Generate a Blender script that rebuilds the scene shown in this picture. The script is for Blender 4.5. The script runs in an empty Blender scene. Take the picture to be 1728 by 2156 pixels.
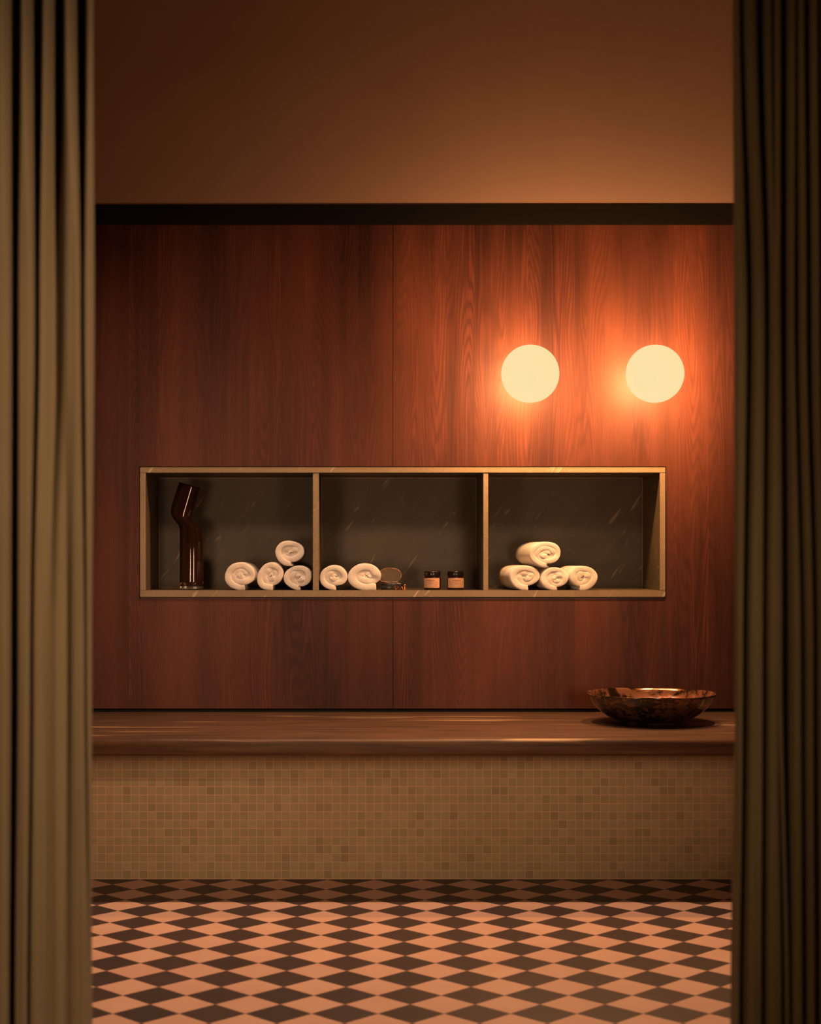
import bpy, bmesh, math, random
from mathutils import Vector, Matrix, noise as mn
random.seed(7)
C = bpy.context.scene.collection
PI = math.pi

# ------------------------------------------------------------------ camera, world, light, exposure
F = 3374.0; VX = 769.0; HY = 1170.0; H = 1.35      # focal length in px, vanishing point, eye height
cam = bpy.data.cameras.new('camera'); camo = bpy.data.objects.new('camera', cam); C.objects.link(camo)
camo.location = (0, 0, H); camo.rotation_euler = (PI/2, 0, 0)
cam.sensor_fit = 'HORIZONTAL'; cam.sensor_width = 36.0; cam.lens = 36.0*F/1728.0
cam.shift_x = (864-VX)/1728.0; cam.shift_y = (HY-1078)/1728.0
cam.dof.use_dof = True; cam.dof.focus_distance = 7.3; cam.dof.aperture_fstop = 4.0
bpy.context.scene.camera = camo
vs = bpy.context.scene.view_settings
vs.view_transform = 'Standard'; vs.look = 'None'; vs.gamma = 1.0; vs.use_curve_mapping = False; vs.exposure = 0.0
bpy.context.scene.display_settings.display_device = 'sRGB'

def pt(x, y, Y): return Vector(((x-VX)/F*Y, Y, H-(y-HY)/F*Y))   # pixel measured on the photo -> point at depth Y
def XX(x, Y): return (x-VX)/F*Y
def ZZ(y, Y): return H-(y-HY)/F*Y

w = bpy.data.worlds.new('world'); bpy.context.scene.world = w; w.use_nodes = True
w.node_tree.nodes['Background'].inputs[0].default_value = (1.0, .6, .35, 1)
w.node_tree.nodes['Background'].inputs[1].default_value = 0.02

WARM = (1.0, .60, .36); AMBER = (1.0, .47, .17)
def spot(name, loc, tgt, power, size, blend, radius, col=WARM):
    l = bpy.data.lights.new(name, 'SPOT'); l.energy = power; l.color = col
    l.spot_size = math.radians(size); l.spot_blend = blend; l.shadow_soft_size = radius
    o = bpy.data.objects.new(name, l); C.objects.link(o); o.location = loc
    o.rotation_euler = (Vector(tgt)-Vector(loc)).to_track_quat('-Z', 'Y').to_euler()
    return o
# row of ceiling downlights over the worktop edge
for x in (-1.75, -.65, .45, 1.55):
    spot('ceiling_downlight', (x, 6.60, 4.02), (x, 6.10, 0), 155, 90, 1.0, .03)
# ceiling downlights in the middle of the room, turned to the niche and base
for x in (-1.0, .9):
    spot('ceiling_accent_light', (x, 3.7, 3.7), (x*.62, 7.4, 1.42), 215, 26, 1.0, .30)
# hallway downlights in front of the curtains
spot('hall_downlight', (1.0, .9, 2.75), (-.78, 3.2, 1.03), 320, 64, 1.0, .05)
spot('hall_downlight', (-.9, .8, 2.75), (1.05, 3.2, 1.0), 62, 66, 1.0, .05, (1, .55, .25))
# added low fill for the base and niche, unseen behind the curtains
for x in (-1.15, 1.3):
    spot('front_fill_light', (x, 3.5, 1.12), (-x*.1, 7.4, .88), 68, 66, 1.0, .28, (1, .62, .36))

# ------------------------------------------------------------------ materials
def mat(name):
    m = bpy.data.materials.new(name); m.use_nodes = True
    nt = m.node_tree; b = nt.nodes['Principled BSDF']
    return m, nt, b
def N(nt, t, **k):
    n = nt.nodes.new(t)
    for a, v in k.items():
        if a.startswith('i_'):
            key = a[2:]; key = int(key) if key.isdigit() else key.replace('_', ' ')
            n.inputs[key].default_value = v
        else: setattr(n, a, v)
    return n
def L(nt, a, b): nt.links.new(a, b)
def math_(nt, op, a, b=None, c=None):
    n = nt.nodes.new('ShaderNodeMath'); n.operation = op
    for i, v in enumerate((a, b, c)):
        if v is None: continue
        if isinstance(v, (int, float)): n.inputs[i].default_value = v
        else: nt.links.new(v, n.inputs[i])
    return n.outputs[0]
def ramp(nt, fac, stops, interp='LINEAR'):
    r = nt.nodes.new('ShaderNodeValToRGB'); r.color_ramp.interpolation = interp
    e = r.color_ramp.elements
    while len(e) < len(stops): e.new(.5)
    for i, (p, c) in enumerate(stops):
        e[i].position = p; e[i].color = (*c, 1) if len(c) == 3 else c
    nt.links.new(fac, r.inputs[0]); return r.outputs[0]
def mix(nt, fac, a, b, mode='MIX'):
    n = nt.nodes.new('ShaderNodeMix'); n.data_type = 'RGBA'; n.blend_type = mode
    for s, v in ((0, fac), (6, a), (7, b)):
        if isinstance(v, (int, float)): n.inputs[s].default_value = v
        elif isinstance(v, tuple): n.inputs[s].default_value = (*v, 1)
        else: nt.links.new(v, n.inputs[s])
    return n.outputs[2]
def coords(nt, scale=(1, 1, 1), rot=(0, 0, 0), kind='Object', loc=(0, 0, 0)):
    t = nt.nodes.new('ShaderNodeTexCoord'); mp = nt.nodes.new('ShaderNodeMapping')
    mp.inputs['Scale'].default_value = scale; mp.inputs['Rotation'].default_value = rot
    mp.inputs['Location'].default_value = loc
    nt.links.new(t.outputs[kind], mp.inputs[0]); return mp.outputs[0]
def coords_rot(nt, rot, scale):      # turn first, then stretch
    v = coords(nt, (1, 1, 1), rot); mp = nt.nodes.new('ShaderNodeMapping'); mp.inputs['Scale'].default_value = scale
    nt.links.new(v, mp.inputs[0]); return mp.outputs[0]
def noise(nt, vec, scale=1, detail=4, rough=.55, dist=0):
    n = nt.nodes.new('ShaderNodeTexNoise'); n.inputs['Scale'].default_value = scale
    n.inputs['Detail'].default_value = detail; n.inputs['Roughness'].default_value = rough
    n.inputs['Distortion'].default_value = dist; nt.links.new(vec, n.inputs['Vector']); return n.outputs[0]
def bump(nt, b, h, strength=.3, dist=.002):
    n = nt.nodes.new('ShaderNodeBump'); n.inputs['Strength'].default_value = strength
    n.inputs['Distance'].default_value = dist; nt.links.new(h, n.inputs['Height']); nt.links.new(n.outputs[0], b.inputs['Normal'])
def plain(name, col, rough=.5, metal=0, spec=.5):
    m, nt, b = mat(name); b.inputs['Base Color'].default_value = (*col, 1); b.inputs['Roughness'].default_value = rough
    b.inputs['Metallic'].default_value = metal; b.inputs['Specular IOR Level'].default_value = spec
    v = coords(nt); n = noise(nt, v, 60, 3)
    L(nt, mix(nt, .18, col, ramp(nt, n, [(.3, tuple(c*.6 for c in col)), (.7, tuple(min(1, c*1.3) for c in col))])), b.inputs['Base Color'])
    return m

def m_plaster(name, a, c):
    m, nt, b = mat(name); v = coords(nt)
    n = noise(nt, v, 1.3, 5, .6)
    L(nt, ramp(nt, n, [(.3, a), (.7, c)]), b.inputs['Base Color']); b.inputs['Roughness'].default_value = .75
    b.inputs['Specular IOR Level'].default_value = .25
    bump(nt, b, noise(nt, v, 90, 4), .08, .002); return m
M_PLASTER = m_plaster('upper_wall_plaster', (.38, .255, .215), (.44, .29, .24))
M_DARKPL = m_plaster('dark_plaster', (.10, .07, .055), (.13, .09, .07))

def m_wood():
    m, nt, b = mat('red_walnut_veneer')
    t = nt.nodes.new('ShaderNodeTexCoord'); s = nt.nodes.new('ShaderNodeSeparateXYZ'); L(nt, t.outputs['Object'], s.inputs[0])
    X, Z = s.outputs[0], s.outputs[2]
    # veneer leaves of uneven width
    vor = N(nt, 'ShaderNodeTexVoronoi', voronoi_dimensions='1D'); vor.inputs['Scale'].default_value = 6.3
    vor.inputs['Randomness'].default_value = .8
    wob = nt.nodes.new('ShaderNodeCombineXYZ'); L(nt, X, wob.inputs[0]); L(nt, math_(nt, 'MULTIPLY', Z, .02), wob.inputs[2])
    L(nt, X, vor.inputs['W'])
    leaf = nt.nodes.new('ShaderNodeSeparateColor'); L(nt, vor.outputs['Color'], leaf.inputs[0])
    off = math_(nt, 'MULTIPLY', leaf.outputs[0], 37.0)
    # elongated field whose contour lines draw cathedrals and straight grain
    cv = nt.nodes.new('ShaderNodeCombineXYZ')
    L(nt, math_(nt, 'MULTIPLY', X, 7.5), cv.inputs[0]); L(nt, off, cv.inputs[1]); L(nt, math_(nt, 'MULTIPLY', Z, .55), cv.inputs[2])
    f1 = noise(nt, cv.outputs[0], 1.0, 1.5, .45, .15)
    cj = nt.nodes.new('ShaderNodeCombineXYZ')
    L(nt, math_(nt, 'MULTIPLY', X, 70), cj.inputs[0]); L(nt, off, cj.inputs[1]); L(nt, math_(nt, 'MULTIPLY', Z, 8), cj.inputs[2])
    jit = noise(nt, cj.outputs[0], 1.0, 3, .6)
    ph = math_(nt, 'ADD', math_(nt, 'MULTIPLY', f1, 230.0), math_(nt, 'MULTIPLY', jit, 2.2))
    ring = math_(nt, 'ADD', math_(nt, 'MULTIPLY', math_(nt, 'SINE', ph), .5), .5)
    ring = math_(nt, 'POWER', ring, 1.6)
    # pores and fine straight streaks
    cs = nt.nodes.new('ShaderNodeCombineXYZ')
    L(nt, math_(nt, 'MULTIPLY', X, 260), cs.inputs[0]); L(nt, off, cs.inputs[1]); L(nt, math_(nt, 'MULTIPLY', Z, 3.5), cs.inputs[2])
    fine = noise(nt, cs.outputs[0], 1.0, 4, .65)
    cm = nt.nodes.new('ShaderNodeCombineXYZ')
    L(nt, math_(nt, 'MULTIPLY', X, 17), cm.inputs[0]); L(nt, off, cm.inputs[1]); L(nt, math_(nt, 'MULTIPLY', Z, .55), cm.inputs[2])
    mid = noise(nt, cm.outputs[0], 1.0, 3, .6)
    base = mix(nt, leaf.outputs[1], (.066, .022, .019), (.155, .044, .028))
    dark = (.020, .010, .009)
    c = mix(nt, math_(nt, 'MULTIPLY', ramp(nt, mid, [(.38, (0, 0, 0)), (.66, (1, 1, 1))]), .75), base, dark)
    c = mix(nt, math_(nt, 'MULTIPLY', ring, .62), c, dark)
    c = mix(nt, math_(nt, 'MULTIPLY', ramp(nt, fine, [(.44, (0, 0, 0)), (.62, (1, 1, 1))]), .85), c, (.05, .018, .014))
    cd = nt.nodes.new('ShaderNodeCombineXYZ')
    L(nt, math_(nt, 'MULTIPLY', X, 3.1), cd.inputs[0]); L(nt, math_(nt, 'MULTIPLY', Z, .5), cd.inputs[2])
    c = mix(nt, ramp(nt, noise(nt, cd.outputs[0], 1, 2), [(.35, (0, 0, 0)), (.7, (.4, .4, .4))]), c, (.25, .078, .042))
    L(nt, c, b.inputs['Base Color'])
    b.inputs['Roughness'].default_value = .45; b.inputs['Specular IOR Level'].default_value = .2
    bump(nt, b, fine, .12, .0008); return m
M_WOOD = m_wood()

def m_stone(name, dark, light, vein, vamt=.6, grain=.4, rough=.45, horiz=False, spec=.4):
    m, nt, b = mat(name)
    v = coords(nt)
    big = noise(nt, v, 2.2, 5, .6); fine = noise(nt, v, 140, 4, .7)
    if horiz: st = noise(nt, coords(nt, (2.2, 30, 60)), 1.0, 6, .65, .5)
    else: st = noise(nt, coords_rot(nt, (0, math.radians(-38), 0), (14, 5, 3)), 1.0, 6, .65, .4)
    c = ramp(nt, big, [(.32, dark), (.7, light)])
    c = mix(nt, ramp(nt, st, [(.4, (0, 0, 0)), (.7, (.6, .6, .6))]), c, light)
    if horiz: c = ramp(nt, math_(nt, 'ADD', math_(nt, 'MULTIPLY', st, .75), math_(nt, 'MULTIPLY', big, .25)), [(.36, dark), (.64, light)])
    c = mix(nt, grain, c, ramp(nt, fine, [(.3, tuple(x*.55 for x in light)), (.7, tuple(x*1.35 for x in light))]))
    if horiz: vn = noise(nt, coords(nt, (1.1, 11, 26)), 1.0, 2, .5, .2)
    else: vn = noise(nt, coords_rot(nt, (0, math.radians(-36), 0), (40, 12, 6)), 1.0, 4, .6, .3)
    c = mix(nt, math_(nt, 'MULTIPLY', ramp(nt, vn, [(.63, (0, 0, 0)), (.72, (1, 1, 1))]), vamt), c, vein)
    L(nt, c, b.inputs['Base Color']); b.inputs['Roughness'].default_value = rough
    b.inputs['Specular IOR Level'].default_value = spec
    bump(nt, b, fine, .15, .001)
    return m
M_STONE = m_stone('niche_slate', (.040, .033, .022), (.125, .096, .060), (.42, .30, .18))
M_EDGE = m_stone('niche_lit_edge', (.17, .13, .078), (.32, .235, .14), (.75, .58, .40), grain=.5, rough=.6)  # cut stone edges; part of their brightness is light put into the colour
M_JOINT = plain('joint_filler', (.34, .21, .12), .7)
M_TOP = m_stone('worktop_stone', (.036, .019, .012), (.155, .076, .040), (.55, .36, .2), vamt=.8, grain=.2, rough=.48, horiz=True, spec=.35)
M_BLACK = plain('matt_black', (.010, .009, .008), .8, 0, .1)

def grid_mat():
    m, nt, b = mat('glass_mosaic')
    t = nt.nodes.new('ShaderNodeTexCoord'); s = nt.nodes.new('ShaderNodeSeparateXYZ'); L(nt, t.outputs['Object'], s.inputs[0])
    pm = .03498
    u = math_(nt, 'DIVIDE', math_(nt, 'ADD', s.outputs[0], 1.083+200*pm), pm)
    v = math_(nt, 'DIVIDE', math_(nt, 'ADD', s.outputs[2], -.0022+200*pm), pm)
    fu = math_(nt, 'FRACT', u); fv = math_(nt, 'FRACT', v)
    cu = math_(nt, 'FLOOR', u); cv = math_(nt, 'FLOOR', v)
    cc = nt.nodes.new('ShaderNodeCombineXYZ'); L(nt, cu, cc.inputs[0]); L(nt, cv, cc.inputs[1])
    wn = nt.nodes.new('ShaderNodeTexWhiteNoise'); L(nt, cc.outputs[0], wn.inputs[0])
    sc = nt.nodes.new('ShaderNodeSeparateColor'); L(nt, wn.outputs['Color'], sc.inputs[0])
    col = ramp(nt, sc.outputs[0], [(0, (.33, .26, .15)), (.14, (.41, .33, .19)), (.75, (.47, .375, .22)), (1, (.51, .40, .25))])
    big = noise(nt, t.outputs['Object'], 3.0, 3)
    col = mix(nt, ramp(nt, big, [(.35, (0, 0, 0)), (.7, (.5, .5, .5))]), col, (.50, .36, .23))
    sm = noise(nt, t.outputs['Object'], 45.0, 3)
    col = mix(nt, ramp(nt, sm, [(.35, (0, 0, 0)), (.7, (.25, .25, .25))]), col, (.35, .27, .15))
    eu = math_(nt, 'MINIMUM', fu, math_(nt, 'SUBTRACT', 1, fu)); ev = math_(nt, 'MINIMUM', fv, math_(nt, 'SUBTRACT', 1, fv))
    e = math_(nt, 'MINIMUM', eu, ev)
    g = ramp(nt, e, [(.025, (1, 1, 1)), (.05, (0, 0, 0))])
    L(nt, mix(nt, g, col, (.74, .45, .26)), b.inputs['Base Color'])
    b.inputs['Roughness'].default_value = .4; b.inputs['Specular IOR Level'].default_value = .35
    bump(nt, b, ramp(nt, e, [(.03, (0, 0, 0)), (.08, (1, 1, 1))]), .3, .001); return m
M_MOSAIC = grid_mat()

def floor_mat():
    m, nt, b = mat('diamond_floor_tiles')
    t = nt.nodes.new('ShaderNodeTexCoord'); s = nt.nodes.new('ShaderNodeSeparateXYZ'); L(nt, t.outputs['Object'], s.inputs[0])
    P = .1954
    u = math_(nt, 'DIVIDE', math_(nt, 'ADD', s.outputs[0], .31*P), P)
    v = math_(nt, 'DIVIDE', math_(nt, 'SUBTRACT', s.outputs[1], 6.482), P)
    a = math_(nt, 'ADD', math_(nt, 'ADD', u, v), 100.5); c = math_(nt, 'ADD', math_(nt, 'SUBTRACT', u, v), 100.5)
    fa, fc = math_(nt, 'FLOOR', a), math_(nt, 'FLOOR', c)
    par = math_(nt, 'MODULO', math_(nt, 'ADD', fa, fc), 2.0)
    cc = nt.nodes.new('ShaderNodeCombineXYZ'); L(nt, fa, cc.inputs[0]); L(nt, fc, cc.inputs[1])
    wn = nt.nodes.new('ShaderNodeTexWhiteNoise'); L(nt, cc.outputs[0], wn.inputs[0])
    dark = mix(nt, wn.outputs['Value'], (.040, .026, .024), (.056, .032, .028))
    light = mix(nt, wn.outputs['Value'], (.60, .365, .275), (.66, .41, .30))
    big = noise(nt, t.outputs['Object'], 5, 5, .6)
    light = mix(nt, ramp(nt, big, [(.35, (0, 0, 0)), (.75, (.5, .5, .5))]), light, (.54, .30, .21))
    col = mix(nt, par, dark, light)
    ga, gc = math_(nt, 'FRACT', a), math_(nt, 'FRACT', c)
    ea = math_(nt, 'MINIMUM', ga, math_(nt, 'SUBTRACT', 1, ga)); ec = math_(nt, 'MINIMUM', gc, math_(nt, 'SUBTRACT', 1, gc))
    e = math_(nt, 'MINIMUM', ea, ec)
    col = mix(nt, ramp(nt, e, [(.008, (1, 1, 1)), (.016, (0, 0, 0))]), col, (.20, .11, .08))
    L(nt, col, b.inputs['Base Color']); b.inputs['Roughness'].default_value = .5; b.inputs['Specular IOR Level'].default_value = .3
    bump(nt, b, ramp(nt, e, [(.006, (0, 0, 0)), (.02, (1, 1, 1))]), .3, .001); return m
M_FLOOR = floor_mat()

def m_fabric(name, col, sheen=.2):
    m, nt, b = mat(name); v = coords(nt)
    wv = noise(nt, coords(nt, (900, 900, 900)), 1, 2)
    big = noise(nt, v, 3, 3)
    c = ramp(nt, big, [(.3, tuple(x*.92 for x in col)), (.7, tuple(x*1.06 for x in col))])
    c = mix(nt, .2, c, ramp(nt, wv, [(.3, tuple(x*.6 for x in col)), (.7, tuple(x*1.3 for x in col))]))
    L(nt, c, b.inputs['Base Color']); b.inputs['Roughness'].default_value = .85; b.inputs['Specular IOR Level'].default_value = .15
    b.inputs['Sheen Weight'].default_value = sheen; return m
M_CURTAIN = m_fabric('olive_velvet', (.25, .205, .115), .1)
_nt = M_CURTAIN.node_tree; _b = _nt.nodes['Principled BSDF']; _t = _nt.nodes.new('ShaderNodeBsdfTranslucent'); _t.inputs[0].default_value = (.22, .13, .06, 1)
_m = _nt.nodes.new('ShaderNodeMixShader'); _m.inputs[0].default_value = .05
L(_nt, _b.outputs[0], _m.inputs[1]); L(_nt, _t.outputs[0], _m.inputs[2]); L(_nt, _m.outputs[0], _nt.nodes['Material Output'].inputs[0])
def m_towel():
    m, nt, b = mat('white_terry'); v = coords(nt)
    n = noise(nt, v, 300, 3, .7); n2 = noise(nt, v, 40, 3)
    L(nt, mix(nt, .3, (.82, .74, .66), ramp(nt, n, [(.3, (.62, .54, .48)), (.65, (.90, .83, .76))])), b.inputs['Base Color'])
    b.inputs['Roughness'].default_value = .95; b.inputs['Specular IOR Level'].default_value = .1
    b.inputs['Sheen Weight'].default_value = .3
    bump(nt, b, math_(nt, 'ADD', n, math_(nt, 'MULTIPLY', n2, .4)), .9, .0022); return m
M_TOWEL = m_towel()
def m_glass(name, col, trans=.85, rough=.03, spec=.5):
    m, nt, b = mat(name); b.inputs['Base Color'].default_value = (*col, 1)
    b.inputs['Transmission Weight'].default_value = trans; b.inputs['Roughness'].default_value = rough
    b.inputs['IOR'].default_value = 1.5; b.inputs['Specular IOR Level'].default_value = spec; return m
M_BROWN = m_glass('brown_glass', (.15, .062, .04), .85)
M_CLEAR = m_glass('clear_glass', (.75, .68, .58), .9)
M_AMBER = m_glass('amber_jar_glass', (.05, .018, .008), .45, .06)
M_LID = plain('black_lid', (.012, .009, .008), .22, 0, .6)
M_LABEL = plain('kraft_label', (.62, .36, .22), .7, 0, .2)
M_INK = plain('label_ink', (.16, .07, .04), .8)
M_COPPER = plain('copper_wire', (.75, .33, .16), .25, 1.0)
M_BRASS = plain('dark_brass', (.35, .22, .10), .35, 1.0)
M_EBONY = plain('dark_stand', (.016, .012, .010), .3)

def m_agate():
    m, nt, b = mat('smoky_agate'); v = coords(nt)
    d = noise(nt, v, 22, 2, .5, .6)
    band = math_(nt, 'ABSOLUTE', math_(nt, 'SINE', math_(nt, 'MULTIPLY', d, 15)))
    c = mix(nt, ramp(nt, band, [(.0, (1, 1, 1)), (.12, (0, 0, 0))]), (.15, .12, .09), (.32, .19, .11))
    L(nt, c, b.inputs['Base Color']); b.inputs['Roughness'].default_value = .15
    b.inputs['Transmission Weight'].default_value = .25; return m
M_AGATE = m_agate()
def m_bowl():
    m, nt, b = mat('bronze_glaze'); v = coords(nt, (1, 1, 2.2))
    n = noise(nt, v, 30, 6, .75, .8); n2 = noise(nt, v, 5, 4, .6, .3)
    k = math_(nt, 'MULTIPLY', n, math_(nt, 'ADD', n2, .5))
    f = ramp(nt, k, [(.50, (0, 0, 0)), (.56, (1, 1, 1))])
    L(nt, mix(nt, f, (.012, .008, .006), (.26, .12, .06)), b.inputs['Base Color'])
    L(nt, math_(nt, 'ADD', math_(nt, 'MULTIPLY', f, -.05), .14), b.inputs['Roughness'])
    L(nt, math_(nt, 'MULTIPLY', f, .6), b.inputs['Metallic']); b.inputs['Specular IOR Level'].default_value = .8
    b.inputs['Coat Weight'].default_value = .5; b.inputs['Coat Roughness'].default_value = .08
    bump(nt, b, n, .15, .002); return m
M_BOWL = m_bowl()
def m_inner():
    m, nt, b = mat('copper_inner_glaze'); n = noise(nt, coords(nt), 14, 5, .65, .5)
    f = ramp(nt, n, [(.42, (0, 0, 0)), (.55, (1, 1, 1))])
    L(nt, mix(nt, f, (.05, .026, .018), (.62, .28, .15)), b.inputs['Base Color']); b.inputs['Metallic'].default_value = .75
    b.inputs['Roughness'].default_value = .16; bump(nt, b, n, .2, .003); return m
M_INNER = m_inner()
def m_globe():
    m, nt, b = mat('lit_opal_glass'); nt.nodes.remove(b)
    out = nt.nodes['Material Output']
    v = coords(nt); n = noise(nt, v, 3, 2)
    em = nt.nodes.new('ShaderNodeEmission'); em.inputs[1].default_value = .98
    L(nt, mix(nt, n, (1.0, .79, .41), (1.0, .76, .37)), em.inputs[0])
    tr = nt.nodes.new('ShaderNodeBsdfTransparent'); tr.inputs[0].default_value = (1, 1, 1, 1)
    mx = nt.nodes.new('ShaderNodeMixShader'); mx.inputs[0].default_value = .9      # opal glass lets a tenth straight through
    L(nt, tr.outputs[0], mx.inputs[1]); L(nt, em.outputs[0], mx.inputs[2]); L(nt, mx.outputs[0], out.inputs[0])
    return m
M_GLOBE = m_globe()

# ------------------------------------------------------------------ geometry helpers
def tag(o, label=None, cat=None, group=None, kind=None):
    for k, v in (('label', label), ('category', cat), ('group', group), ('kind', kind)):
        if v: o[k] = v
    return o
def link(name, bm, m, parent=None, smooth=False, loc=None):
    me = bpy.data.meshes.new(name); bmesh.ops.recalc_face_normals(bm, faces=bm.faces); bm.to_mesh(me); bm.free()
    if m: me.materials.append(m)
    if smooth:
        for p in me.polygons: p.use_smooth = True
    o = bpy.data.objects.new(name, me); C.objects.link(o)
    if parent: o.parent = parent
    if loc is not None: o.location = loc
    return o
def thing(name, loc, label, cat, group=None, rz=0):
    o = bpy.data.objects.new(name, None); C.objects.link(o); o.location = loc; o.rotation_euler = (0, 0, rz)
    o.empty_display_size = .05
    return tag(o, label, cat, group)
def box(bm, x0, x1, y0, y1, z0, z1, bev=0):
    g = bmesh.ops.create_cube(bm, size=1.0)
    for v in g['verts']:
        v.co = Vector(((x0+x1)/2+v.co.x*(x1-x0), (y0+y1)/2+v.co.y*(y1-y0), (z0+z1)/2+v.co.z*(z1-z0)))
    if bev:
        es = set(e for v in g['verts'] for e in v.link_edges)
        bmesh.ops.bevel(bm, geom=list(es), offset=bev, segments=2, affect='EDGES')
def lathe(bm, prof, n=64, cx=0, cy=0):
    rings = []
    for r, z in prof:
        if r < 1e-6: rings.append([bm.verts.new((cx, cy, z))])
        else: rings.append([bm.verts.new((cx+r*math.cos(2*PI*k/n), cy+r*math.sin(2*PI*k/n), z)) for k in range(n)])
    for a, b in zip(rings, rings[1:]):
        for k in range(n):
            k2 = (k+1) % n
            if len(a) == 1 and len(b) == 1: continue
            if len(a) == 1: bm.faces.new((a[0], b[k], b[k2]))
            elif len(b) == 1: bm.faces.new((a[k], a[k2], b[0]))
            else: bm.faces.new((a[k], a[k2], b[k2], b[k]))
def tube(bm, pts, r, n=8):
    rings = []
    for i, p in enumerate(pts):
        p = Vector(p); d = (Vector(pts[min(i+1, len(pts)-1)])-Vector(pts[max(i-1, 0)])).normalized()
        a = d.orthogonal().normalized(); b = d.cross(a)
        if rings:
            a = (pa-d*pa.dot(d)).normalized(); b = d.cross(a)
        pa = a
        rings.append([bm.verts.new(p+a*(r*math.cos(2*PI*k/n))+b*(r*math.sin(2*PI*k/n))) for k in range(n)])
    for a, b in zip(rings, rings[1:]):
        for k in range(n): bm.faces.new((a[k], a[(k+1) % n], b[(k+1) % n], b[k]))
    bm.faces.new(rings[0][::-1]); bm.faces.new(rings[-1])
def struct(name, bm, m): return tag(link(name, bm, m), kind='structure')

# ------------------------------------------------------------------ setting
YW = 7.40                       # face of the wood panelling
YM = 6.687                      # face of the mosaic base
SX0, SX1 = -2.7, 2.9
ZC = 4.12
NX0, NX1 = XX(295, YW), XX(1400, YW)
NZ0, NZ1 = ZZ(1257, YW), ZZ(984, YW)
ZB0, ZB1 = ZZ(473, YW), ZZ(431, YW)    # black band
bm = bmesh.new(); box(bm, SX0, SX1, -1.6, YW+.6, -.1, 0); struct('floor', bm, M_FLOOR)
bm = bmesh.new(); box(bm, SX0-.1, SX1+.1, -1.7, YW+.7, ZC, ZC+.1); struct('ceiling', bm, M_DARKPL)
bm = bmesh.new(); box(bm, SX0-.1, SX0, -1.6, YW+.7, 0, ZC); struct('wall_left', bm, M_DARKPL)
bm = bmesh.new(); box(bm, SX1, SX1+.1, -1.6, YW+.7, 0, ZC); struct('wall_right', bm, M_DARKPL)
bm = bmesh.new(); box(bm, SX0-.1, SX1+.1, -1.7, -1.6, 0, ZC); struct('wall_front', bm, M_DARKPL)
# back wall with a hole for the niche
bm = bmesh.new(); yb = YW+.02
box(bm, SX0, SX1, yb, yb+.1, NZ1+.012, ZB0+.01); box(bm, SX0, SX1, YW, yb+.1, ZB0+.01, ZC); box(bm, SX0, SX1, yb, yb+.1, 0, NZ0-.012)
box(bm, SX0, NX0-.012, yb, yb+.1, NZ0-.012, NZ1+.012); box(bm, NX1+.012, SX1, yb, yb+.1, NZ0-.012, NZ1+.012)
struct('wall_back', bm, M_PLASTER)
# partition with the curtained opening
bm = bmesh.new(); yp = 3.32
box(bm, SX0, -1.35, yp, yp+.12, 0, ZC); box(bm, 1.5, SX1, yp, yp+.12, 0, ZC); box(bm, -1.35, 1.5, yp, yp+.12, 2.75, ZC)
struct('wall_partition', bm, M_DARKPL)
bm = bmesh.new(); box(bm, SX0, SX1, YW-.003, YW+.001, ZB0+.001, ZB1); struct('trim_1', bm, M_BLACK)
HC = ZZ(1499, YW)               # worktop height
bm = bmesh.new(); box(bm, SX0, SX1, YW+.002, yb, HC, ZZ(1491.5, YW)+.01); struct('trim_2', bm, M_BLACK)

# wood panels, one each side of the seam
XS = XX(827, YW); ZP0, ZP1 = ZZ(1491.5, YW), ZB0
def panel(x0, x1, hx0, hx1, label, left):
    bm = bmesh.new()
    g = .004
    box(bm, x0, x1, YW, yb-.001, NZ1+g, ZP1-.001); box(bm, x0, x1, YW, yb-.001, ZP0, NZ0-g)
    if left: box(bm, x0, NX0-g, YW, yb-.001, NZ0-g, NZ1+g)
    else: box(bm, NX1+g, x1, YW, yb-.001, NZ0-g, NZ1+g)
    return tag(link('wall_panel', bm, M_WOOD), label, 'wall panel')
panel(SX0, XS-.0012, 0, 0, 'dark red wood veneer wall panel left of the thin vertical seam, behind the left curtain', True)
panel(XS+.0012, SX1, 0, 0, 'glowing orange red wood veneer wall panel right of the seam, behind the two globe lamps', False)

# ------------------------------------------------------------------ niche
nd = .46; ft = XX(307.3, YW)-NX0; tt = ZZ(984, YW)-ZZ(995.5, YW); tb = ZZ(1243, YW)-NZ0
nz0, nz1 = NZ0+tb, NZ1-tt; nx0, nx1 = NX0+ft, XX(1388.5, YW); nyf = YW-.006; nyb = YW+nd
ni = thing('wall_niche', ((NX0+NX1)/2, nyf, NZ0), 'long dark stone niche with three compartments set into the wood wall', 'shelf')
ox, oy, oz = ni.location
def npart(name, x0, x1, y0, y1, z0, z1, mats=(M_STONE, M_EDGE), bev=.0015, parent=ni):
    bm = bmesh.new(); box(bm, x0-ox, x1-ox, y0-oy, y1-oy, z0-oz, z1-oz, bev)
    o = link(name, bm, mats[0], parent)
    if len(mats) > 1:
        o.data.materials.append(mats[1])
        for p in o.data.polygons:
            if p.normal.y < -.5 and p.center.y < .01: p.material_index = 1
    return o
npart('top_slab', NX0, NX1, nyf, nyb, nz1, NZ1)
npart('bottom_slab', NX0, NX1, nyf, nyb, NZ0, nz0)
npart('side_slab', NX0, nx0, nyf, nyb, nz0, nz1); npart('side_slab', nx1, NX1, nyf, nyb, nz0, nz1)
npart('back_slab', NX0, NX1, nyb, nyb+.02, NZ0, NZ1, (M_STONE,))
npart('divider', XX(658.5, YW), XX(671, YW), nyf+.004, nyb, nz0, nz1); npart('divider', XX(1017, YW), XX(1027.5, YW), nyf+.004, nyb, nz0, nz1)
j = .003
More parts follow.
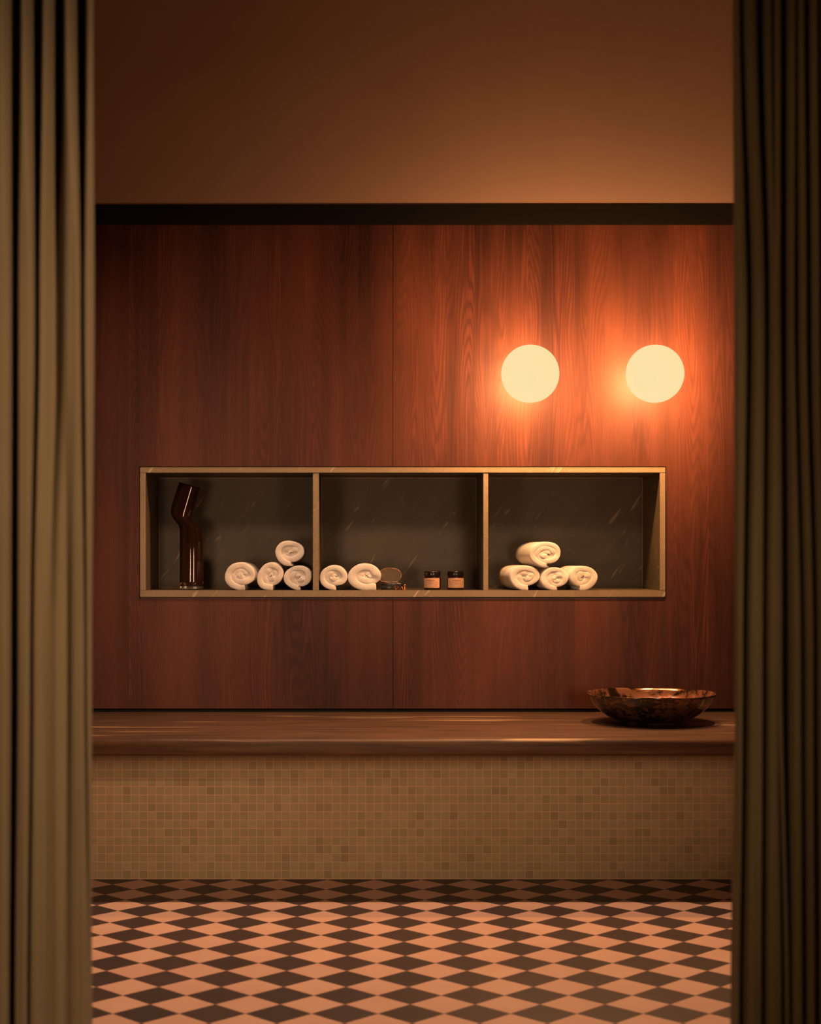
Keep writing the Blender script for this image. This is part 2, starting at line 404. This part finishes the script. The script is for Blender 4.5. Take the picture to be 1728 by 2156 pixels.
for a, b_ in ((nx0, XX(658.5, YW)), (XX(671, YW), XX(1017, YW)), (XX(1027.5, YW), nx1)):
    bm = bmesh.new()
    for q in ((a, b_, nz1-j, nz1), (a, b_, nz0, nz0+j*.6), (a, a+j, nz0, nz1), (b_-j, b_, nz0, nz1)):
        box(bm, q[0]-ox, q[1]-ox, nyb-j-oy, nyb-oy, q[2]-oz, q[3]-oz)
    tag(link('joint', bm, M_JOINT, ni), 'thin pale joint line around a compartment back')
NZF = nz0                        # niche shelf height

# ------------------------------------------------------------------ worktop and mosaic base
ZCF = (H-HC)*F/(1556-HY)         # y of the front edge
th = .0675
bm = bmesh.new(); prof = []
def arc(cx, cz, r, a0, a1, n=8): return [(cx+r*math.cos(math.radians(a0+(a1-a0)*k/n)), cz+r*math.sin(math.radians(a0+(a1-a0)*k/n))) for k in range(n+1)]
ra = .021; y0 = ZCF-.010
prof = [(YW+.002, HC-th)] + arc(y0+ra, HC-th+ra, ra, 270, 180) + arc(y0+ra, HC-ra, ra, 180, 90) + [(YW+.002, HC)]
ra_ = [[bm.verts.new((x, y, z)) for y, z in prof] for x in (SX0+.002, SX1-.002)]
for k in range(len(prof)):
    k2 = (k+1) % len(prof); bm.faces.new((ra_[0][k], ra_[0][k2], ra_[1][k2], ra_[1][k]))
bm.faces.new(ra_[0]); bm.faces.new(ra_[1][::-1])
wt = tag(link('worktop', bm, M_TOP, smooth=True), 'long dark veined stone worktop with rounded front edge below the wood wall', 'worktop')
bm = bmesh.new(); box(bm, SX0+.002, SX1-.002, YM, YW+.01, 0, HC-th)
tag(link('mosaic_base', bm, M_MOSAIC), 'low base under the worktop clad in small tan square mosaic tiles', 'counter base')

# ------------------------------------------------------------------ globe lamps
def globe_lamp(px, label, power):
    Y = 7.15; R = 61.0*Y/F
    c = pt(px, 787, Y)
    t = thing('globe_wall_lamp', (c.x, YW, c.z), label, 'wall lamp', 'round globe lamps on the wood wall')
    bm = bmesh.new(); bmesh.ops.create_uvsphere(bm, u_segments=64, v_segments=40, radius=R)
    for v in bm.verts: v.co += Vector((0, Y-YW, 0))
    g = link('globe', bm, M_GLOBE, t, True)
    bm = bmesh.new(); lathe(bm, [(0, 0), (.05, 0), (.052, .004), (.05, .014), (0, .016)], 40)
    for v in bm.verts: v.co = Vector((v.co.x, -v.co.z, v.co.y))
    link('wall_plate', bm, M_BLACK, t, True)
    bm = bmesh.new(); tube(bm, [(0, -.015, 0), (0, Y-YW+R*1.0, 0)], .012, 16); link('stem', bm, M_BLACK, t, True)
    # filaments of the lamp: small point sources inside the globe
    for k in range(6):
        a = 2*PI*k/6+.3
        l = bpy.data.lights.new('lamp_filament', 'POINT'); l.energy = power/6; l.color = AMBER; l.shadow_soft_size = 0
        o = bpy.data.objects.new('lamp_filament', l); C.objects.link(o); o.parent = t
        o.location = (-.0+.05*math.cos(a), Y-YW-.05, .05*math.sin(a))
    return t
globe_lamp(1116, 'glowing round globe lamp nearer the middle, above the shelf divider', 480)
globe_lamp(1378.5, 'glowing round globe lamp nearer the right curtain, above the bowl', 480)

# ------------------------------------------------------------------ basin bowl
BY = (H-HC)*F/351; bx = XX(1370, BY); BR = 134*BY/F; bh = ZZ(1458.5, BY)-HC
bm = bmesh.new()
out = [(0, 0), (.44, 0), (.465, .02), (.47, .05), (.50, .07), (.58, .12), (.68, .22), (.78, .36), (.87, .53), (.94, .72), (.985, .9), (1.0, .985), (.996, 1.0)]
inn = [(.975, .99), (.96, .9), (.915, .72), (.84, .53), (.74, .36), (.62, .24), (.48, .15), (.3, .10), (0, .085)]
lathe(bm, [(r*BR, z*bh) for r, z in out+inn], 96)
for v in bm.verts:      # slightly hand-formed rim
    k = max(0, v.co.z/bh-.5)*2; a = math.atan2(v.co.y, v.co.x)
    v.co.z += k*.0018*math.sin(3*a+.6)+k*.001*math.sin(7*a); v.co.xy *= 1+k*.004*math.sin(2*a+1)
bo = link('basin_bowl', bm, M_BOWL, None, True, (bx, BY, HC)); bo.data.materials.append(M_INNER)
for p in bo.data.polygons:
    if p.index >= 96*(len(out)-1): p.material_index = 1
tag(bo, 'wide shallow bronze brown glazed bowl standing on the right end of the worktop', 'bowl')

# ------------------------------------------------------------------ rolled towels
def towel(px, py, rx, ry, label, tilt=0, yaw=0, tail=1, tk=.34, turns=2.3, Y=7.43, length=.27, seed=1, pitch=0, tl=.35, group=None, sq=2.2):
    rnd = random.Random(seed)
    RX, RZ = rx*Y/F, ry*Y/F; R = (RX+RZ)/2
    n = 120; s_end = turns*2*PI; path = []
    o1, o2 = rnd.uniform(0, 6), rnd.uniform(0, 6); rnd0 = rnd.uniform(-.12, .28)
    for i in range(n+1):
        s = s_end*i/n; rc = 1-tk/2-tk*.93*s/(2*PI)
        rc = max(rc, .07)
        rc *= 1+.03*math.sin(2*s+o1)*(s/s_end)+.028*math.sin(3*s+o2)
        a = -PI/2-s; u = s/s_end; el = rnd0*u
        path.append(Vector((rc*(1+el)*math.cos(a), rc*(1-el)*math.sin(a))))
    ex, ez = path[-1]; a_ = math.atan2(ez, ex); rr_ = math.hypot(ex, ez); path += [Vector((rr_*(1-.2*q)*math.cos(a_-.55*q), rr_*(1-.2*q)*math.sin(a_-.55*q))) for q in range(1, 6)]
    # even out the drift so that the roll closes on its outline
    xs = [p.x for p in path]; zs = [p.y for p in path]
    h = tk/2
    cx, cz = (max(xs)+min(xs))/2, (max(zs)+min(zs))/2; hx, hz = (max(xs)-min(xs))/2+h, (max(zs)-min(zs))/2+h
    path = [Vector(((p.x-cx)/hx, (p.y-cz)/hz)) for p in path]
    # free end of the towel, lying away from the roll
    k = 8; z0 = path[0].y; x0 = path[0].x
    path = [Vector((x0+tl*(k-q)/k, z0+.015*(k-q)/k)) for q in range(k)]+path
    hh = tk/2/((hx+hz)/2)*1.10
    ct, st = math.cos(tilt), math.sin(tilt)
    sec = []; nr = 6; d = .22
    for q in range(nr+1): a = -PI/2+PI*q/nr; sec.append((math.sin(a), -math.cos(a)*d*hh))       # front rounding
    for q in range(1, 6): sec.append((1.0, None, q/6))
    for q in range(nr+1): a = PI/2-PI*q/nr; sec.append((math.sin(a), 'b', math.cos(a)*d*hh))
    for q in range(5, 0, -1): sec.append((-1.0, None, q/6))
    bm = bmesh.new(); rings = []
    for i, p in enumerate(path):
        t = (path[min(i+1, len(path)-1)]-path[max(i-1, 0)]).normalized(); nv = Vector((-t.y, t.x))
        if nv.dot(p) < 0: nv = -nv
        yo = .007*mn.noise(Vector((i*.09, seed*3.1, 0)))+.004*(i/len(path))
        fl = 1+.05*mn.noise(Vector((i*.11, seed*7.7, 5)))
        ring = []
        for sc in sec:
            off = sc[0]*hh*min(fl, 1.0) if i else sc[0]*hh*.8
            if len(sc) == 2: y = sc[1]*R+yo+d*hh*R
            elif sc[1] is None: y = d*hh*R+sc[2]*(length-2*d*hh*R)+yo*(1-sc[2])
            else: y = length-d*hh*R+sc[2]*R
            q = p+nv*off
            # squash towards a softer, flatter bottom
            qx, qz = q.x, q.y
            if qz < -.85: qz = -.85+(qz+.85)*.9
            x_, z_ = qx*RX, qz*RZ
            if tilt:   # lean the section before squashing
                sh = math.tan(tilt)*.6*(1-abs(qz)*.3); x_ += z_*sh
            wob = 1+.02*mn.noise(Vector((x_*30, y*12, z_*30+seed)))
            x_ *= tail
            ring.append(bm.verts.new((x_*wob, y, z_*wob)))
        rings.append(ring)
    m = len(sec)
    for a, b in zip(rings, rings[1:]):
        for q in range(m): bm.faces.new((a[q], a[(q+1) % m], b[(q+1) % m], b[q]))
    bm.faces.new(rings[0][::-1]); bm.faces.new(rings[-1])
    rot = Matrix.Rotation(yaw, 3, 'Z') @ Matrix.Rotation(pitch, 3, 'X')
    for v in bm.verts: v.co = rot @ v.co
    zc = ZZ(py, Y)
    o = link('rolled_towel', bm, M_TOWEL, None, True, (XX(px, Y), Y, zc))
    return tag(o, label, 'towel', group)
GL, GM, GR = 'rolled towels in the left compartment', 'rolled towels in the middle compartment', 'rolled towels in the right compartment'
towel(504.8, 1213.6, 31.5, 29, 'rolled white towel leftmost in the left compartment, nearest the brown vase', seed=1, group=GL, tk=.36, turns=2.15, tl=.22, yaw=-.03)
towel(568.6, 1213.6, 27, 29, 'rolled white towel leaning between two others at the bottom of the left compartment', tilt=.25, seed=2, group=GL, tk=.34, tl=.22)
towel(626.2, 1217.0, 29, 25.6, 'rolled white towel on the left compartment floor against the left divider', seed=3, group=GL, tl=.06)
towel(609.8, 1165.6, 30, 26.5, 'rolled white towel on top of the small pile beside the left divider', tilt=-.08, seed=4, group=GL, tl=.02)
towel(701.6, 1216.6, 29, 26, 'smaller rolled white towel against the left divider in the middle compartment', seed=5, group=GM, tl=.1)
towel(767, 1215, 34.5, 28, 'large flattened rolled towel with its free end out beside the agate slice', seed=6, group=GM, tk=.42, turns=1.85, tl=.6)
towel(1105.6, 1217, 31.5, 26, 'rolled towel leftmost on the floor of the right compartment', seed=7, yaw=.12, group=GR, tk=.36, tl=.12, turns=2.2)
towel(1168.2, 1219, 29.5, 24, 'rolled towel in the middle of the bottom row in the right compartment', seed=8, yaw=.12, group=GR, tl=.06)
towel(1229.0, 1218, 29.5, 25.5, 'rolled towel rightmost in the right compartment with its end pointing left', seed=9, yaw=.12, tail=-1, group=GR, tk=.38, turns=2.05, tl=.15)
towel(1148, 1168, 33, 27, 'rolled towel on top of the pile in the right compartment', seed=10, yaw=.16, tilt=.05, group=GR, turns=2.6, tk=.3, tl=.02)

# ------------------------------------------------------------------ bent glass vase
VY = 7.56
Lp = [(378.2, 1241), (378.2, 1234), (378.5, 1180), (378.6, 1130), (378.6, 1118), (377.6, 1111), (375.2, 1105.5), (371.5, 1100.5), (366.8, 1094.5), (362.6, 1088.5), (360.2, 1082), (359.7, 1075), (361.2, 1066), (364.5, 1054), (371, 1034), (377, 1015)]
Rp = [(427.6, 1241), (427.6, 1234), (427.8, 1180), (427.9, 1130), (427.9, 1121), (426.8, 1114.5), (423.6, 1109.5), (418.6, 1105), (412.5, 1101.2), (406.8, 1098.6), (403.8, 1096.6), (404.2, 1092.5), (406.2, 1085), (409.8, 1073), (416.4, 1050), (422.9, 1027.8)]
def sects(Ls, Rs, k=1.0, n=36, close0=True):
    out = []
    for l, r in zip(Ls, Rs):
        a, b = pt(*l, VY), pt(*r, VY); c = (a+b)/2; h = (b-a)/2*k; dr = 24.6*VY/F*k
        out.append([c+h*math.cos(2*PI*q/n)+Vector((0, dr*math.sin(2*PI*q/n), 0)) for q in range(n)])
    return out
def skin(bm, S, cap0=True, cap1=False):
    R_ = [[bm.verts.new(p-vo) for p in s] for s in S]; n = len(R_[0])
    for a, b in zip(R_, R_[1:]):
        for q in range(n): bm.faces.new((a[q], a[(q+1) % n], b[(q+1) % n], b[q]))
    if cap0: bm.faces.new(R_[0][::-1])
    if cap1: bm.faces.new(R_[-1])
    return R_
def dense(P, m=4):       # Catmull-Rom through the outline
    o = []
    for i in range(len(P)-1):
        p0, p1, p2, p3 = P[max(i-1, 0)], P[i], P[i+1], P[min(i+2, len(P)-1)]
        for q in range(m):
            t = q/m
            o.append(tuple(.5*((2*p1[k])+(-p0[k]+p2[k])*t+(2*p0[k]-5*p1[k]+4*p2[k]-p3[k])*t*t+(-p0[k]+3*p1[k]-3*p2[k]+p3[k])*t**3) for k in (0, 1)))
    return o+[P[-1]]
vo = Vector((XX(403, VY), VY, NZF))
va = thing('glass_vase', vo, 'tall dark brown glass vase with a kinked neck in the left compartment', 'vase')
bm = bmesh.new(); Ld, Rd = dense(Lp[1:]), dense(Rp[1:])
So = sects(Ld, Rd); Si = sects(Ld[1:], Rd[1:], .93)
R1 = skin(bm, So); R2 = skin(bm, Si, True)
a, b = R1[-1], R2[-1]
for q in range(36): bm.faces.new((a[q], a[(q+1) % 36], b[(q+1) % 36], b[q]))
link('body', bm, M_BROWN, va, True)
bm = bmesh.new(); r = 24.6*VY/F; zt = ZZ(1234, VY)-NZF
lathe(bm, [(0, 0), (r*.94, 0), (r, .003), (r, zt-.0005), (0, zt-.0005)], 48)
tag(link('base', bm, M_CLEAR, va), 'clear glass base')

# ------------------------------------------------------------------ candle jars
def jar(px, rz, label):
    Y = 7.50; r = 17.6*Y/F; hz = 39.5*Y/F
    t = thing('candle_jar', (XX(px, Y), Y, NZF), label, 'candle jar', 'amber candle jars in the middle compartment')
    bm = bmesh.new(); hb = hz*.70
    lathe(bm, [(0, 0), (r*.93, 0), (r, .003), (r, hb-.006), (r*.96, hb-.002), (r*.88, hb), (r*.88, hb+.002), (0, hb+.002)], 48)
    link('jar_body', bm, M_AMBER, t, True)
    bm = bmesh.new(); z0 = hb+.0025
    lathe(bm, [(0, z0), (r*.95, z0), (r*.97, z0+.002), (r*.97, hz-.002), (r*.94, hz), (0, hz)], 48); link('lid', bm, M_LID, t, True)
    # label: a curved strip of the front, turned a little
    bm = bmesh.new(); z1, z2 = hz*.125, hz*.635; n = 24; a0, a1 = -PI/2-1.22+rz, -PI/2+1.22+rz; rr = r+.0004
    cols = [[bm.verts.new((rr_*math.cos(a0+(a1-a0)*k/n), rr_*math.sin(a0+(a1-a0)*k/n), z)) for rr_ in (rr, rr+.0004) for z in (z1, z2)] for k in range(n+1)]
    for p, q in zip(cols, cols[1:]):
        for u, v in ((0, 1), (1, 3), (3, 2), (2, 0)): bm.faces.new((p[u], p[v], q[v], q[u]))
    for c_ in (cols[0], cols[-1]): bm.faces.new((c_[0], c_[1], c_[3], c_[2]))
    lb = tag(link('label', bm, M_LABEL, t), 'copper brown paper label')
    bm = bmesh.new()      # lines of small print, too small to read in the photo
    for z, w_, hgt, dash in ((.78, .42, .075, 9), (.60, .78, .03, 15), (.44, .74, .03, 13), (.28, .78, .03, 17), (.14, .70, .03, 9)):
        for d_ in range(dash):
            f0 = -w_+2*w_*d_/dash; f1 = f0+2*w_/dash*(.78 if (d_*7+int(z*100)) % 5 else .5)
            zc = z1+(z2-z1)*z; ah = (a0+a1)/2; s_ = (a1-a0)/2
            vs_ = [bm.verts.new(((rr+.0007)*math.cos(ah+f*s_), (rr+.0007)*math.sin(ah+f*s_), zc+e*hgt*(z2-z1))) for f, e in ((f0, -.5), (f1, -.5), (f1, .5), (f0, .5))]
            bm.faces.new(vs_)
    link('lettering', bm, M_INK, lb)
    return t
jar(910, -.28, 'small dark candle jar with a copper brown label, the left one of the pair')
jar(958.5, .12, 'small dark candle jar with a copper brown label, the one nearer the right divider')

# ------------------------------------------------------------------ agate slice on its stand, copper trinket
AY = 7.56
t = thing('agate_ornament', (XX(824, AY), AY, NZF), 'smoky agate slice standing on a dark stand beside the large towel', 'ornament')
bm = bmesh.new(); ctr = pt(820.5, 1212, AY); outl = []
for k in range(48):
    a = 2*PI*k/48; rx = 24.5; ry = 17.2
    x = rx*math.cos(a)*(1+.03*math.sin(3*a)); y = ry*math.sin(a)*(1+.03*math.cos(2*a))
    if y < -12.5: y = -12.5-(y+12.5)*-.25
    outl.append((x, y))
s = AY/F
f0 = [bm.verts.new((x*s+ctr.x-t.location.x, -.006, y*s+ctr.z-NZF)) for x, y in outl]
f1 = [bm.verts.new((x*s*.97+ctr.x-t.location.x, .006, y*s*.97+ctr.z-NZF)) for x, y in outl]
f2 = [bm.verts.new((x*s*.955+ctr.x-t.location.x, -.009, y*s*.955+ctr.z-NZF)) for x, y in outl]
bm.faces.new(f2); bm.faces.new(f1[::-1])
for p, q in ((f0, f1), (f2, f0)):
    for k in range(48): bm.faces.new((p[k], q[k], q[(k+1) % 48], p[(k+1) % 48]))
st = link('stone', bm, M_AGATE, t)
bm = bmesh.new(); c_ = [((x*s*.985)+ctr.x-t.location.x, -.0085, y*s*.985+ctr.z-NZF) for x, y in outl]; tube(bm, c_+[c_[0]], .0011, 6)
tag(link('rim', bm, M_COPPER, st, True), 'copper coloured rim of the slice')
bm = bmesh.new(); zs_ = ctr.z-NZF-13.6*s
lathe(bm, [(0, 0), (.052, 0), (.054, .004), (.050, zs_*.8), (.044, zs_), (0, zs_)], 40, .004, 0)
for v in bm.verts: v.co.y *= .5
link('stand', bm, M_EBONY, t, True)
TY = 7.47
bm = bmesh.new(); s = TY/F; pts = []
for k in range(60):
    a = k/59; pts.append(((-13+22*a)*s, .007*math.sin(a*14), .0085+.0065*math.sin(a*19+1)))
tube(bm, pts, .0018, 8)
tk_ = thing('copper_trinket', (XX(843, TY), TY, NZF), 'tiny twisted copper coloured trinket in front of the dark stand', 'trinket')
link('twisted_wire', bm, M_COPPER, tk_, True)
bm = bmesh.new(); lathe(bm, [(0, 0), (.006, 0), (.0062, .002), (.0055, .022), (.0062, .025), (0, .026)], 20, 9*s, 0); link('end_cap', bm, M_COPPER, tk_, True)

# ------------------------------------------------------------------ curtains
KY = (0, 650, 1400, 2156)        # heights (photo rows) at which the folds were measured
def curtain(name, label, folds, edges, far, Y, side):
    # folds: per valley four (x, half width, depth in m); edges: x of the inner hem; far: x where the cloth ends out of view
    nz = 90; bm = bmesh.new(); rows = []
    def key(vals, y):
        y = max(-250, min(2250, y))
        for k in range(3):
            if y <= KY[k+1] or k == 2:
                t = (y-KY[k])/(KY[k+1]-KY[k]); t = max(-.25, min(1.1, t)); e = t*t*(3-2*t) if 0 <= t <= 1 else t
                a, b = vals[k], vals[k+1]
                return tuple(p+(q-p)*e for p, q in zip(a, b)) if isinstance(a, tuple) else a+(b-a)*e
    nx = 420
    for k in range(nz+1):
        z = .012+(2.745-.012)*k/nz; y = HY+(H-z)*F/Y
        xe = key(edges, y); row = []; fs = [key(f, y) for f in folds]
        for i in range(nx+1):
            # dense in view, coarse beyond
            x = xe+side*(i*.75 if i <= 300 else 225+(i-300)*(abs(far-xe)-225)/120)
            o = 0
            for (cx, hw, dp) in fs:
                d = abs(x-cx)/hw
                if d < 1.6:
                    o += dp*1.2*math.exp(-(d*1.5)**2)
            if i > 260: o += .03*(1-math.cos((i-260)*.32))*min(1, (i-260)/40)
            o += .004*mn.noise(Vector((x*.02, z*.7, 3.1)))+.0015*mn.noise(Vector((x*.09, z*1.3, 9.1)))
            de = abs(x-xe)
            if de < 9: o += .020*(1-math.sqrt(max(0, 1-((9-de)/9)**2)))
            row.append(bm.verts.new((XX(x, Y), Y+o, z)))
        rows.append(row)
    for r0, r1 in zip(rows, rows[1:]):
        for q in range(len(r0)-1): bm.faces.new((r0[q], r0[q+1], r1[q+1], r1[q]))
    o = link(name, bm, M_CURTAIN, None, True)
    md = o.modifiers.new('thickness', 'SOLIDIFY'); md.thickness = .003; md.offset = 0
    return tag(o, label, 'curtain', None)
curtain('curtain', 'pale olive curtain hanging in folds at the left edge, better lit',
        [((-22, 15, .08), (-20, 9, .08), (-22, 9, .08), (-24, 9, .08)),
         ((24, 18, .085), (26, 10, .10), (24, 11, .10), (20, 9, .10)),
         ((70, 18, .085), (74, 7, .09), (64, 5, .05), (58, 5, .045)),
         ((115, 19, .085), (112, 24, .030), (100, 22, .004), (95, 20, .002)),
         ((163, 18, .085), (171, 6, .06), (178, 5, .022), (184, 5, .022)),
         ((138, 16, .0), (138, 16, .0), (138, 15, .013), (137, 18, .006))],
        (192, 194, 189, 186), -420, 3.2, -1)
curtain('curtain', 'dark shadowed olive curtain hanging in narrow folds at the right edge',
        [((1566, 9, .03), (1583, 9, .07), (1573, 8, .08), (1568, 8, .10)),
         ((1607, 13, .06), (1620, 10, .05), (1614, 7, .08), (1611, 7, .08)),
         ((1630, 7, .035), (1634, 6, .0), (1640, 6, .0), (1651, 6, .05)),
         ((1657, 11, .055), (1656, 10, .08), (1660, 12, .09), (1668, 6, .06)),
         ((1680, 6, .03), (1682, 9, .04), (1695, 8, .05), (1698, 8, .06)),
         ((1704, 9, .05), (1708, 8, .07), (1722, 8, .05), (1726, 8, .06)),
         ((1728, 6, .06), (1735, 8, .07), (1745, 8, .05), (1746, 8, .06))],
        (1548, 1551, 1553, 1558), 2300, 3.2, 1)
